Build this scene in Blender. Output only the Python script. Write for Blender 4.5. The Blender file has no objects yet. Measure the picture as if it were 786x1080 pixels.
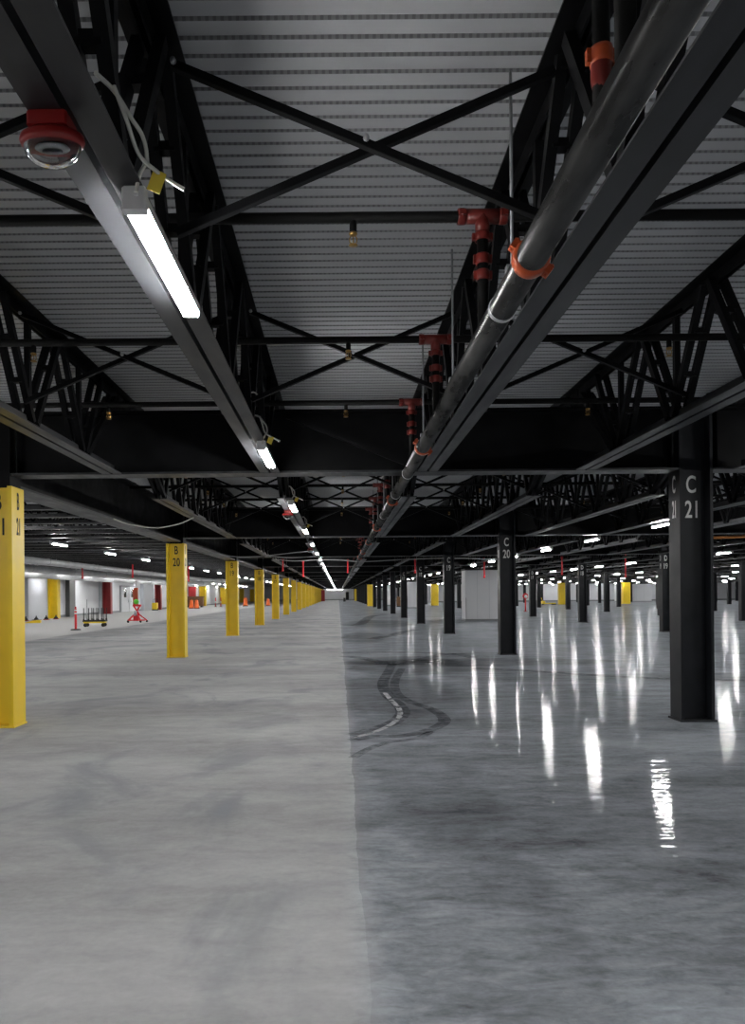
import bpy, math, random
from mathutils import Vector, Matrix
random.seed(7)
sc = bpy.context.scene
COL = sc.collection
PI = math.pi

# ------------------------------------------------------------------ layout
F = 770.0            # focal length in pixels
VX, VY = 357.0, 627.0
H = 1.6              # eye height
ROLL = math.radians(0.5)
S = 10.0             # bay length
Y0 = 9.12            # first row of columns
ROWS = 20
CB = -4.23
CLINES = [4.41 + 8.66 * i for i in range(9)]   # rows C, D, E ...
ZB = 3.10            # underside of girders and bottom chords
ZT = 4.15            # underside of the deck
GT = 3.88            # top of girders
JX0, JSP = -0.826, 1.935
XL, XR = -21.9, 82.0
YF, YB = -13.0, 208.0


def floor_at(px, py):
    dx, dy = px - VX, py - VY
    x = dx - ROLL * dy
    y = dy + ROLL * dx
    d = F * H / y
    return x * d / F, d


def ordinal(n):
    w = ['first', 'second', 'third', 'fourth', 'fifth', 'sixth', 'seventh', 'eighth', 'ninth', 'tenth', 'eleventh',
         'twelfth', 'thirteenth', 'fourteenth', 'fifteenth', 'sixteenth', 'seventeenth', 'eighteenth', 'nineteenth', 'twentieth']
    if n <= 20:
        return w[n - 1]
    tens = {2: 'twenty', 3: 'thirty', 4: 'forty', 5: 'fifty'}[n // 10]
    return tens + '-' + w[n % 10 - 1] if n % 10 else {20: 'twentieth', 30: 'thirtieth', 40: 'fortieth', 50: 'fiftieth'}[n]


# ------------------------------------------------------------------ materials
def mat(name, color, rough=0.5, metal=0.0, spec=0.5, noise=0.0, nscale=8.0, emit=None, alpha=None, trans=0.0, stretch=(1, 1, 1)):
    m = bpy.data.materials.new(name)
    m.use_nodes = True
    nt = m.node_tree
    p = nt.nodes['Principled BSDF']
    c = (*color, 1.0)
    p.inputs['Base Color'].default_value = c
    p.inputs['Roughness'].default_value = rough
    p.inputs['Metallic'].default_value = metal
    p.inputs['Specular IOR Level'].default_value = spec
    p.inputs['Transmission Weight'].default_value = trans
    if emit:
        p.inputs['Emission Color'].default_value = c
        p.inputs['Emission Strength'].default_value = emit
    if noise:
        g = nt.nodes.new('ShaderNodeNewGeometry')
        mp = nt.nodes.new('ShaderNodeMapping')
        mp.inputs['Scale'].default_value = stretch
        n = nt.nodes.new('ShaderNodeTexNoise')
        n.inputs['Scale'].default_value = nscale
        n.inputs['Detail'].default_value = 5
        r = nt.nodes.new('ShaderNodeMapRange')
        r.inputs['From Min'].default_value = 0.3
        r.inputs['From Max'].default_value = 0.7
        r.inputs['To Min'].default_value = 1 - noise
        r.inputs['To Max'].default_value = 1 + noise
        mx = nt.nodes.new('ShaderNodeVectorMath')
        mx.operation = 'SCALE'
        mx.inputs[0].default_value = color
        nt.links.new(g.outputs['Position'], mp.inputs['Vector'])
        nt.links.new(mp.outputs[0], n.inputs['Vector'])
        nt.links.new(n.outputs['Fac'], r.inputs['Value'])
        nt.links.new(r.outputs[0], mx.inputs['Scale'])
        nt.links.new(mx.outputs[0], p.inputs['Base Color'])
        r2 = nt.nodes.new('ShaderNodeMapRange')
        r2.inputs['From Min'].default_value = 0.3
        r2.inputs['From Max'].default_value = 0.7
        r2.inputs['To Min'].default_value = max(0.02, rough - 0.08)
        r2.inputs['To Max'].default_value = min(1, rough + 0.08)
        nt.links.new(n.outputs['Fac'], r2.inputs['Value'])
        nt.links.new(r2.outputs[0], p.inputs['Roughness'])
    return m


STEEL = mat('black_painted_steel', (0.0042, 0.0043, 0.0048), 0.45, 0, 0.10, 0.35, 5.0)
STEEL_LIT = mat('steel_lit_underside', (0.021, 0.022, 0.0245), 0.40, 0, 0.38, 0.55, 9.0, stretch=(1, .25, 1))  # lighter copy of the black steel, with lit undersides painted into its colour
COLBLK = mat('charcoal_column_paint', (0.013, 0.0142, 0.017), 0.4, 0, 0.2, 0.25, 4.0)
YELLOW = mat('yellow_column_paint', (0.80, 0.56, 0.02), 0.38, 0, 0.5, 0.06, 3.0)
BLKPAINT = mat('black_stencil_paint', (0.006, 0.006, 0.006), 0.6)
WHTPAINT = mat('white_stencil_paint', (0.72, 0.72, 0.70), 0.6)
PIPE = mat('dark_steel_pipe', (0.060, 0.060, 0.059), 0.30, 0.7, 0.5, 0.6, 9.0, stretch=(1, .25, 1))
PIPEB = mat('black_branch_pipe', (0.005, 0.005, 0.005), 0.6, 0, .06)
RED = mat('red_fitting_paint', (0.11, 0.012, 0.009), 0.4, 0, .3)
ORNG = mat('orange_coupling_paint', (0.33, 0.055, 0.016), 0.4, 0, .3)
REDSIG = mat('red_plastic', (0.27, 0.014, 0.012), 0.35)
REDBR = mat('bright_red_paint', (0.70, 0.022, 0.03), 0.4)
REDCOL = mat('deep_red_paint', (0.28, 0.012, 0.014), 0.45)
WHITE = mat('white_enamel', (0.74, 0.74, 0.74), 0.35)
WALLW = mat('white_wall_panel', (0.66, 0.67, 0.69), 0.5, 0, 0.4, 0.05, 0.6)
WALLG = mat('grey_wall_panel', (0.42, 0.44, 0.47), 0.5, 0, 0.4, 0.06, 0.6)
WALLD = mat('dark_grey_wall_panel', (0.13, 0.135, 0.13), 0.5)
GREYTRIM = mat('grey_trim', (0.20, 0.21, 0.22), 0.5)
GALV = mat('galvanised_metal', (0.42, 0.43, 0.44), 0.35, 0.7, 0.5, 0.2, 12)
BRASS = mat('brass', (0.36, 0.22, 0.07), 0.3, 0.9)
CABLE = mat('off_white_cable', (0.62, 0.61, 0.55), 0.5)
GREYCAB = mat('grey_cable', (0.28, 0.28, 0.28), 0.5)
TAGY = mat('yellow_tag', (0.72, 0.55, 0.05), 0.5)
BLACK = mat('black_rubber', (0.012, 0.012, 0.012), 0.6)
BROWN = mat('brown_timber', (0.17, 0.085, 0.035), 0.6, 0, .4, .25, 5)
ORANGE = mat('safety_orange', (0.85, 0.16, 0.03), 0.45)
GREEN = mat('lime_green', (0.12, 0.62, 0.05), 0.4)
DUCT = mat('light_duct_wrap', (0.52, 0.53, 0.54), 0.4, 0.2, .5, .12, 2)
LENS = mat('lit_lens', (1.0, 0.992, 0.978), 0.4, emit=120.0)
LENSS = mat('lit_lens_side', (1.0, 0.992, 0.978), 0.4, emit=330.0)
DARKGLASS = mat('dark_glass', (0.01, 0.011, 0.012), 0.1)


def glass_mat():
    m = bpy.data.materials.new('clear_dome')
    m.use_nodes = True
    p = m.node_tree.nodes['Principled BSDF']
    p.inputs['Base Color'].default_value = (1, 1, 1, 1)
    p.inputs['Roughness'].default_value = 0.06
    p.inputs['Transmission Weight'].default_value = 1.0
    p.inputs['IOR'].default_value = 1.25
    return m


GLASS = glass_mat()


class NT:
    """small node-graph writer"""
    def __init__(self, m):
        m.use_nodes = True
        self.t = m.node_tree

    def _in(self, sock, v):
        if isinstance(v, (int, float)):
            sock.default_value = v
        elif isinstance(v, (tuple, list)):
            sock.default_value = v
        else:
            self.t.links.new(v, sock)

    def math(self, op, a, b=0.0, c=None, clamp=False):
        n = self.t.nodes.new('ShaderNodeMath')
        n.operation = op
        n.use_clamp = clamp
        self._in(n.inputs[0], a)
        self._in(n.inputs[1], b)
        if c is not None:
            self._in(n.inputs[2], c)
        return n.outputs[0]

    def ramp(self, v, a, b, lo=0.0, hi=1.0, smooth=True):
        n = self.t.nodes.new('ShaderNodeMapRange')
        n.interpolation_type = 'SMOOTHSTEP' if smooth else 'LINEAR'
        self._in(n.inputs['Value'], v)
        n.inputs['From Min'].default_value = a
        n.inputs['From Max'].default_value = b
        n.inputs['To Min'].default_value = lo
        n.inputs['To Max'].default_value = hi
        return n.outputs[0]

    def noise(self, vec, scale, detail=5, rough=0.55, stretch=(1, 1, 1), dist=0.0):
        mp = self.t.nodes.new('ShaderNodeMapping')
        mp.inputs['Scale'].default_value = stretch
        self._in(mp.inputs['Vector'], vec)
        n = self.t.nodes.new('ShaderNodeTexNoise')
        n.inputs['Scale'].default_value = scale
        n.inputs['Detail'].default_value = detail
        n.inputs['Roughness'].default_value = rough
        n.inputs['Distortion'].default_value = dist
        self._in(n.inputs['Vector'], mp.outputs[0])
        return n.outputs['Fac']

    def mix(self, f, a, b):
        n = self.t.nodes.new('ShaderNodeMix')
        n.data_type = 'RGBA'
        self._in(n.inputs[0], f)
        self._in(n.inputs[6], a)
        self._in(n.inputs[7], b)
        return n.outputs[2]

    def mixf(self, f, a, b):
        n = self.t.nodes.new('ShaderNodeMix')
        n.data_type = 'FLOAT'
        self._in(n.inputs[0], f)
        self._in(n.inputs[2], a)
        self._in(n.inputs[3], b)
        return n.outputs[0]


def floor_material():
    m = bpy.data.materials.new('polished_concrete')
    N = NT(m)
    p = N.t.nodes['Principled BSDF']
    g = N.t.nodes.new('ShaderNodeNewGeometry')
    pos = g.outputs['Position']
    sx = N.t.nodes.new('ShaderNodeSeparateXYZ')
    N.t.links.new(pos, sx.inputs[0])
    X, Y = sx.outputs[0], sx.outputs[1]
    wob = N.noise(pos, 1.0, 2, stretch=(1, .35, 1))
    wob2 = N.noise(pos, 14, 3)
    xe = N.math('ADD', X, N.math('ADD', N.math('MULTIPLY', N.math('SUBTRACT', wob, .5), .10), N.math('MULTIPLY', N.math('SUBTRACT', wob2, .5), .012)))
    right = N.ramp(xe, -0.03, 0.24)                      # 1 on the sealed side
    white = N.ramp(xe, -11.2, -11.7)                    # 1 on the pale far-left strip
    big = N.noise(pos, 0.42, 4, .5)
    mid = N.noise(pos, 2.2, 7, .62, dist=.4)
    streak = N.noise(pos, 1.0, 6, .6, stretch=(1.2, 3.2, 1), dist=.7)
    fine = N.noise(pos, 26, 4, .6)
    speck = N.noise(pos, 60, 2, .5)
    # matte side; broad lighter and darker bands run across it
    band = N.noise(pos, 1.0, 3, .5, stretch=(.04, .55, 1))
    lv = N.math('ADD', N.ramp(band, .3, .7, -.17, .17, False), N.math('ADD', N.ramp(big, .3, .7, -.10, .10, False), N.math('ADD', N.ramp(streak, .3, .7, -.12, .10, False), N.ramp(fine, .3, .7, -.05, .05, False))))
    grl = N.noise(pos, 7, 6, .68, stretch=(.6, 1.2, 1), dist=.4)
    blot = N.noise(pos, .8, 5, .6, stretch=(1, .7, 1), dist=.8)
    lv = N.math('ADD', lv, N.math('ADD', N.ramp(grl, .3, .7, -.10, .08, False), N.ramp(blot, .52, .72, 0, -.22, True)))
    lf = N.math('ADD', 1.03, lv)
    left_c = N.t.nodes.new('ShaderNodeVectorMath'); left_c.operation = 'SCALE'
    left_c.inputs[0].default_value = (0.345, 0.348, 0.35)
    N.t.links.new(lf, left_c.inputs['Scale'])
    # sealed side, mottled
    grain = N.noise(pos, 9, 6, .68, stretch=(.55, 1.3, 1), dist=.5)
    rv = N.math('ADD', N.math('ADD', N.ramp(streak, .28, .72, -.30, .26, False), N.ramp(grain, .3, .7, -.34, .32, False)), N.math('ADD', N.ramp(big, .3, .7, -.16, .16, False), N.ramp(fine, .3, .7, -.10, .10, False)))
    rf = N.math('ADD', 1.0, rv)
    # stains with a shape of their own
    warp = N.math('MULTIPLY', N.math('SUBTRACT', N.noise(pos, .9, 5, .6), .5), 1.5)
    stains = [(1.6, 16.5, 1.6, 2.2, .40), (3.4, 17.0, 3.2, 1.0, .32), (.9, 12.0, 1.1, 2.4, .36), (.9, 27.5, .9, 3.4, .34), (2.2, 40, 2.0, 5.0, .30),
              (1.0, 9.3, .8, .9, .22), (.75, 6.2, .55, 1.6, .20), (.7, 3.6, .5, 1.2, .2), (3.0, 5.2, 2.6, 1.3, .14), (2.8, 3.6, 2.2, .9, .12), (1.4, 5.0, 1.6, .5, .12), (3.9, 6.2, 1.4, .35, .12), (6.2, 13.6, 4.0, .7, .16)]
    tot = None
    for cx, cy, rx, ry, k in stains:
        a = N.math('DIVIDE', N.math('SUBTRACT', N.math('ADD', X, warp), cx), rx)
        b = N.math('DIVIDE', N.math('SUBTRACT', N.math('ADD', Y, N.math('MULTIPLY', warp, ry * .5)), cy), ry)
        r = N.math('SQRT', N.math('ADD', N.math('MULTIPLY', a, a), N.math('MULTIPLY', b, b)))
        s = N.ramp(r, 1.15, .75, 0, k)
        tot = s if tot is None else N.math('ADD', tot, s)
    rf = N.math('MULTIPLY', rf, N.math('SUBTRACT', 1.0, tot, clamp=True))
    # pale, worn patch around the column marked C21
    a = N.math('DIVIDE', N.math('SUBTRACT', N.math('ADD', X, warp), 4.9), 2.4)
    b = N.math('DIVIDE', N.math('SUBTRACT', N.math('ADD', Y, N.math('MULTIPLY', warp, .25)), 7.75), .55)
    r = N.math('SQRT', N.math('ADD', N.math('MULTIPLY', a, a), N.math('MULTIPLY', b, b)))
    pale = N.ramp(r, 1.1, .8)
    rf = N.math('ADD', rf, N.math('MULTIPLY', pale, .25))
    right_c = N.t.nodes.new('ShaderNodeVectorMath'); right_c.operation = 'SCALE'
    right_c.inputs[0].default_value = (0.290, 0.311, 0.340)
    N.t.links.new(rf, right_c.inputs['Scale'])
    lc = N.mix(N.ramp(blot, .48, .75, 0, .8), left_c.outputs[0], (0.235, 0.25, 0.275, 1))
    c = N.mix(right, lc, right_c.outputs[0])
    c = N.mix(white, c, (0.52, 0.52, 0.515, 1))
    sp = N.ramp(speck, .73, .78)
    c = N.mix(N.math('MULTIPLY', sp, .25), c, (0.55, 0.55, 0.55, 1))
    rl = N.ramp(mid, .3, .7, .46, .60, False)
    rr = N.math('ADD', N.ramp(streak, .3, .7, .04, .08, False), N.math('MULTIPLY', pale, .03))
    ro = N.mixf(right, rl, rr)
    ro = N.mixf(white, ro, .24)
    # diffuse slab with a thin, partly worn sealer: its sheen levels off at grazing angles
    df = N.t.nodes.new('ShaderNodeBsdfDiffuse')
    gs = N.t.nodes.new('ShaderNodeBsdfGlossy')
    fr = N.t.nodes.new('ShaderNodeFresnel')
    fr.inputs['IOR'].default_value = 1.26
    N.t.links.new(c, df.inputs['Color'])
    N.t.links.new(ro, gs.inputs['Roughness'])
    cap = N.mixf(white, N.mixf(right, .05, .26), .08)
    worn = N.ramp(grain, .32, .68, .45, 1.25, False)
    fac = N.math('MULTIPLY', N.math('MINIMUM', fr.outputs[0], cap), worn)
    ms_ = N.t.nodes.new('ShaderNodeMixShader')
    N.t.links.new(fac, ms_.inputs[0])
    N.t.links.new(df.outputs[0], ms_.inputs[1])
    N.t.links.new(gs.outputs[0], ms_.inputs[2])
    outn = [n for n in N.t.nodes if n.type == 'OUTPUT_MATERIAL'][0]
    N.t.links.new(ms_.outputs[0], outn.inputs['Surface'])
    N.t.nodes.remove(p)
    bp = N.t.nodes.new('ShaderNodeBump')
    bp.inputs['Strength'].default_value = 1.0
    bp.inputs['Distance'].default_value = .004
    wav = N.noise(pos, 1.0, 3, .5, stretch=(1.6, 12, 1))
    bh = N.math('ADD', N.math('MULTIPLY', wav, 1.0), N.math('MULTIPLY', mid, .12))
    N.t.links.new(bh, bp.inputs['Height'])
    N.t.links.new(bp.outputs[0], gs.inputs['Normal'])
    return m


def deck_materials():
    a = mat('deck_flange', (0.40, 0.41, 0.425), 0.42, 0.1, 0.5, 0.07, 1.3)
    b = bpy.data.materials.new('deck_perforated_shaded_side')
    N = NT(b)
    p = N.t.nodes['Principled BSDF']
    g = N.t.nodes.new('ShaderNodeNewGeometry')
    sx = N.t.nodes.new('ShaderNodeSeparateXYZ')
    N.t.links.new(g.outputs['Position'], sx.inputs[0])
    f = N.math('FRACT', N.math('DIVIDE', sx.outputs[0], .034))
    k = N.ramp(N.math('ABSOLUTE', N.math('SUBTRACT', f, .5)), .18, .26)
    c = N.mix(k, (0.16, 0.16, 0.165, 1), (0.245, 0.25, 0.255, 1))  # dots are perforations; the whole side is darkened to paint in groove shade
    N.t.links.new(c, p.inputs['Base Color'])
    p.inputs['Roughness'].default_value = .5
    return a, b


# ------------------------------------------------------------------ mesh builder
class MB:
    def __init__(self):
        self.v, self.f, self.mi, self.sm = [], [], [], []

    def add(self, vs, fs, mi=0, smooth=False):
        b = len(self.v)
        self.v += [tuple(p) for p in vs]
        for q in fs:
            self.f.append(tuple(b + i for i in q))
            self.mi.append(mi)
            self.sm.append(smooth)
        return self

    def box(self, x0, x1, y0, y1, z0, z1, mi=0):
        vs = [(x, y, z) for z in (z0, z1) for y in (y0, y1) for x in (x0, x1)]
        return self.add(vs, [(0, 2, 3, 1), (4, 5, 7, 6), (0, 1, 5, 4), (2, 6, 7, 3), (0, 4, 6, 2), (1, 3, 7, 5)], mi)

    def cbox(self, x0, x1, y0, y1, z0, z1, c=.008, mi=0):
        """box with chamfered vertical edges and top"""
        ring = lambda z, i: [(x0 + i + c, y0 + i, z), (x1 - i - c, y0 + i, z), (x1 - i, y0 + i + c, z), (x1 - i, y1 - i - c, z),
                             (x1 - i - c, y1 - i, z), (x0 + i + c, y1 - i, z), (x0 + i, y1 - i - c, z), (x0 + i, y0 + i + c, z)]
        vs = ring(z0, 0) + ring(z1 - c, 0) + ring(z1, c * .6)
        fs = [tuple(reversed(range(8))), tuple(range(16, 24))]
        for k in range(2):
            for i in range(8):
                j = (i + 1) % 8
                fs.append((k * 8 + i, k * 8 + j, k * 8 + 8 + j, k * 8 + 8 + i))
        return self.add(vs, fs, mi)

    def bar(self, p, q, w, t, up=(0, 0, 1), mi=0):
        """rectangular bar from p to q; w across, t along 'up'"""
        p, q = Vector(p), Vector(q)
        d = (q - p).normalized()
        u = Vector(up)
        s = d.cross(u)
        if s.length < 1e-5:
            s = d.cross(Vector((0, 1, 0)))
        s.normalize()
        u = s.cross(d).normalized()
        vs = []
        for c in (p, q):
            for a, b in ((-1, -1), (1, -1), (1, 1), (-1, 1)):
                vs.append(c + s * (a * w / 2) + u * (b * t / 2))
        return self.add(vs, [(0, 1, 2, 3), (7, 6, 5, 4), (0, 4, 5, 1), (1, 5, 6, 2), (2, 6, 7, 3), (3, 7, 4, 0)], mi)

    def angle(self, p, q, leg=.06, t=.008, up=(0, 0, 1), flip=1, mi=0):
        """L section from p to q"""
        p, q = Vector(p), Vector(q)
        d = (q - p).normalized()
        s = d.cross(Vector(up)).normalized()
        u = s.cross(d).normalized()
        prof = [(0, 0), (leg * flip, 0), (leg * flip, t), (t * flip, t), (t * flip, leg), (0, leg)]
        vs = [c + s * a + u * b for c in (p, q) for a, b in prof]
        n = 6
        fs = [tuple(reversed(range(n))), tuple(range(n, 2 * n))] + [(i, (i + 1) % n, n + (i + 1) % n, n + i) for i in range(n)]
        return self.add(vs, fs, mi)

    def tube(self, pts, r, n=12, mi=0, caps=True, smooth=True):
        pts = [Vector(p) for p in pts]
        vs, fs = [], []
        prev = None
        for i, c in enumerate(pts):
            d = (pts[min(i + 1, len(pts) - 1)] - pts[max(i - 1, 0)]).normalized()
            if prev is None:
                s = d.orthogonal().normalized()
            else:
                s = (prev - d * prev.dot(d)).normalized()
            prev = s
            t = d.cross(s)
            rr = r[i] if isinstance(r, (list, tuple)) else r
            for k in range(n):
                a = 2 * PI * k / n
                vs.append(c + s * math.cos(a) * rr + t * math.sin(a) * rr)
        for i in range(len(pts) - 1):
            for k in range(n):
                j = (k + 1) % n
                fs.append((i * n + k, i * n + j, i * n + n + j, i * n + n + k))
        self.add(vs, fs, mi, smooth)
        if caps:
            b = len(self.v) - len(vs)
            self.f.append(tuple(b + k for k in reversed(range(n)))); self.mi.append(mi); self.sm.append(False)
            e = b + (len(pts) - 1) * n
            self.f.append(tuple(e + k for k in range(n))); self.mi.append(mi); self.sm.append(False)
        return self

    def lathe(self, prof, n=24, c=(0, 0, 0), axis='Z', sx=1, sy=1, mi=0, smooth=True):
        vs, fs = [], []
        for r, h in prof:
            for k in range(n):
                a = 2 * PI * k / n
                x, y = r * math.cos(a) * sx, r * math.sin(a) * sy
                if axis == 'Z':
                    vs.append((c[0] + x, c[1] + y, c[2] + h))
                elif axis == 'Y':
                    vs.append((c[0] + x, c[1] + h, c[2] + y))
                else:
                    vs.append((c[0] + h, c[1] + x, c[2] + y))
        for i in range(len(prof) - 1):
            for k in range(n):
                j = (k + 1) % n
                fs.append((i * n + k, i * n + j, i * n + n + j, i * n + n + k))
        return self.add(vs, fs, mi, smooth)

    def prism(self, outline, z0, z1, mi=0):
        n = len(outline)
        vs = [(x, y, z0) for x, y in outline] + [(x, y, z1) for x, y in outline]
        fs = [(i, (i + 1) % n, n + (i + 1) % n, n + i) for i in range(n)]
        fs += [tuple(reversed(range(n))), tuple(range(n, 2 * n))]
        return self.add(vs, fs, mi)

    def mesh(self, name, mats):
        me = bpy.data.meshes.new(name)
        me.from_pydata(self.v, [], self.f)
        for m in (mats if isinstance(mats, (list, tuple)) else [mats]):
            me.materials.append(m)
        me.polygons.foreach_set('material_index', self.mi)
        me.polygons.foreach_set('use_smooth', self.sm)
        me.update()
        return me

    def build(self, name, mats, parent=None, loc=(0, 0, 0)):
        return link(name, self.mesh(name, mats), parent, loc)


def link(name, data, parent=None, loc=(0, 0, 0)):
    o = bpy.data.objects.new(name, data)
    COL.objects.link(o)
    o.location = loc
    if parent is not None:
        o.parent = parent
    return o


def tag(o, label, cat, group=None, kind='thing'):
    o['label'] = label
    o['category'] = cat
    o['kind'] = kind
    if group:
        o['group'] = group
    return o


def thing(name, label, cat, loc=(0, 0, 0), rz=0.0, group=None):
    o = link(name, None, None, loc)
    o.rotation_euler = (0, 0, rz)
    o.empty_display_size = .2
    return tag(o, label, cat, group)


def struct(o):
    o['kind'] = 'structure'
    return o


def copy_tree(o, parent=None, kids=None):
    c = o.copy()
    COL.objects.link(c)
    if parent is not None:
        c.parent = parent
    for ch in list(o.children):
        copy_tree(ch, c)
    return c


def dup(o, loc, label, group=None, rz=None):
    c = copy_tree(o)
    c.location = loc
    c['label'] = label
    if group:
        c['group'] = group
    if rz is not None:
        c.rotation_euler = (0, 0, rz)
    return c


TXT = {}


def text_mesh(s, size, squeeze, m):
    key = (s, m.name)
    if key in TXT:
        return TXT[key]
    cu = bpy.data.curves.new('marking', 'FONT')
    cu.body = s
    cu.align_x = 'CENTER'
    cu.align_y = 'TOP_BASELINE'
    cu.size = size
    cu.extrude = 0.0015
    cu.offset = 0.004
    cu.space_character = 1.05
    o = bpy.data.objects.new('marking', cu)
    COL.objects.link(o)
    bpy.context.view_layer.update()
    me = bpy.data.meshes.new_from_object(o.evaluated_get(bpy.context.evaluated_depsgraph_get()))
    bpy.data.objects.remove(o)
    me.name = 'marking'
    me.materials.clear()
    me.materials.append(m)
    ys = [v.co.y for v in me.vertices]
    cx = [v.co.x for v in me.vertices]
    mx = (max(cx) + min(cx)) / 2
    for v in me.vertices:
        v.co.x = (v.co.x - mx) * squeeze
        v.co.y -= max(ys)
    TXT[key] = me
    return me


# ------------------------------------------------------------------ setting
fl = MB().add([(XL - .3, YF, 0), (XR, YF, 0), (XR, YB, 0), (XL - .3, YB, 0), (XL - .3, YF, -.2), (XR, YF, -.2), (XR, YB, -.2), (XL - .3, YB, -.2)],
              [(0, 1, 2, 3), (7, 6, 5, 4), (0, 4, 5, 1), (1, 5, 6, 2), (2, 6, 7, 3), (3, 7, 4, 0)])
struct(fl.build('floor', floor_material()))

dk = MB()
pitch = .112
vs, fs = [], []
n = int((YB - YF) / pitch)
prof = []
for i in range(n):
    y = YF + i * pitch
    prof += [(y, ZT), (y + .084, ZT), (y + .094, ZT + .020), (y + .102, ZT + .020)]
for y, z in prof:
    vs += [(XL - .3, y, z), (XR, y, z)]
for i in range(len(prof) - 1):
    fs.append((2 * i, 2 * i + 2, 2 * i + 3, 2 * i + 1))
dk.add(vs, fs)
for i in range(len(fs)):
    dk.mi[i] = 1 if i % 4 in (1, 3) else 0
b = len(dk.v)
dk.add([(XL - .3, YF, ZT + .1), (XR, YF, ZT + .1), (XR, YB, ZT + .1), (XL - .3, YB, ZT + .1)], [(0, 1, 2, 3)])
struct(dk.build('ceiling', list(deck_materials())))

# left wall: panels, joints and a base strip
wl = MB()
wl.box(XL - .3, XL, YF, YB, 0, ZT)
struct(wl.build('wall_left', WALLW))
struct(MB().box(XL + .002, XL + .03, YF, YB, 0, .18).build('baseboard_left', GREYTRIM))
struct(MB().box(XL, 16.5, YB, YB + .3, 0, ZT).build('wall_back', WALLW))
struct(MB().box(16.5, XR, 131.0, 131.3, 0, ZT).build('wall_back_right', WALLW))
struct(MB().box(16.2, 16.5, 131.0, YB, 0, ZT).build('wall_return', WALLW))
struct(MB().box(XR - .01, XR + .3, YF, YB, 0, ZT).build('wall_right', WALLG))
struct(MB().box(XL, XR, YF - .3, YF, 0, ZT).build('wall_front', WALLG))
bb = MB(); bb.box(XL, 16.5, YB - .03, YB, 0, .25); bb.box(16.5, XR, 130.97, 131, 0, .25)
struct(bb.build('baseboard_back', GREYTRIM))

# ------------------------------------------------------------------ columns
def h_section(hx, hy, tf, tw):
    return [(-hx, -hy), (-hx + tf, -hy), (-hx + tf, -tw), (hx - tf, -tw), (hx - tf, -hy), (hx, -hy),
            (hx, hy), (hx - tf, hy), (hx - tf, tw), (-hx + tf, tw), (-hx + tf, hy), (-hx, hy)]


YTOP = 2.965
black_prof = h_section(.205, .15, .035, .014)
yel_prof = h_section(.235, .175, .055, .03)
m_black = MB().prism(black_prof, .022, GT).mesh('shaft', COLBLK)
m_yel = MB().prism(yel_prof, .022, YTOP).mesh('shaft', YELLOW)
m_up = MB().prism(black_prof, YTOP, GT).mesh('upper_shaft', STEEL)
mb_ = MB().cbox(-.225, .225, -.18, .18, 0, .022, .006)
m_base = mb_.mesh('base_plate', COLBLK)
mb_ = MB().cbox(-.25, .25, -.19, .19, 0, .022, .006)
m_basey = mb_.mesh('base_plate', YELLOW)
# single meshes for the small, distant ones
fb = MB().prism(black_prof, 0, GT).mesh('steel_column', COLBLK)
f_ = MB().prism(yel_prof, 0, YTOP)
f_.prism(black_prof, YTOP, GT, 1)
fy = f_.mesh('steel_column', [YELLOW, STEEL])
# broad boxed yellow guard round a far column
wy = MB(); wy.cbox(-.48, .48, -.4, .4, 0, 2.9, .03); wy.box(-.30, -.26, -.43, -.39, 0, 2.7); wy.prism(black_prof, 2.9, GT, 1)
wym = wy.mesh('steel_column', [YELLOW, STEEL])


def mark(parent, s, z, m, side, hx, web, inner=None):
    me = text_mesh(s, .30, .62, m)
    o = link('marking', me, parent)
    if side != 'front':
        o.scale = (.62, 1, 1)
    if side == 'front':
        o.location = (0, -web - .003, z)
        o.rotation_euler = (PI / 2, 0, 0)
    else:
        sgn = -1 if side == 'left' else 1
        o.location = (sgn * (hx + .003), 0, z)
        o.rotation_euler = (PI / 2, 0, sgn * PI / 2)
    return o


def column(letter, x, row, yellow):
    y = Y0 + S * row
    num = 21 - row
    row_name = letter
    if row < 5:
        nm = '%s%d' % (letter, num)
        lab = ('yellow steel column marked %s %d with black top' if yellow else 'black steel column marked %s %d in white') % (letter, num)
        t = thing('steel_column', lab, 'column', (x, y, 0), 0, ('yellow columns' if yellow else 'black columns') + ' in row ' + letter)
        if yellow:
            link('shaft', m_yel, t); link('upper_shaft', m_up, t)['label'] = 'black upper shaft'
            link('base_plate', m_basey, t)
        else:
            link('shaft', m_black, t)
            link('base_plate', m_base, t)
        z1, z2 = (H + 1.30, H + .99) if yellow else (H + 1.445, H + 1.133)
        m = BLKPAINT if yellow else WHTPAINT
        hx, web = (.235, .03) if yellow else (.205, .014)
        for side in ('front', 'right' if yellow else 'left'):
            mark(t, letter, z1, m, side, hx, web)
            mark(t, str(num), z2, m, side, hx, web)
        return t
    return None


cols = 0
for row in range(ROWS):
    if row < 5:
        column('B', CB, row, True)
    else:
        o = link('steel_column', fy, None, (CB, Y0 + S * row, 0))
        tag(o, 'yellow steel column, %s from the front in the left row marked B' % ordinal(row + 1), 'column', 'yellow columns in row B')
for li, lx in enumerate(CLINES):
    letter = 'CDEFGHIJK'[li]
    for row in range(ROWS):
        y = Y0 + S * row
        if y > 128 and lx > 15 or y > 195 and li > 0:
            continue
        if lx - .3 > y * (786 - VX + 25) / F:
            continue
        if li < 2 and row < 5:
            column(letter, lx, row, False)
            continue
        big = (row == 9 and li in (0, 1, 3, 4)) or (row == 17 and li == 0) or (row == 13 and li == 5)
        rn = 'row marked C' if li == 0 else 'row marked D' if li == 1 else '%s row right of the one marked C' % ordinal(li)
        o = link('steel_column', wym if big else fb, None, (lx, y, 0))
        tag(o, ('broad yellow boxed column, %s back in the %s' if big else 'black steel column, %s back in the %s') % (ordinal(row + 1), rn), 'column',
            'far yellow columns' if big else 'black columns in the ' + rn)

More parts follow.
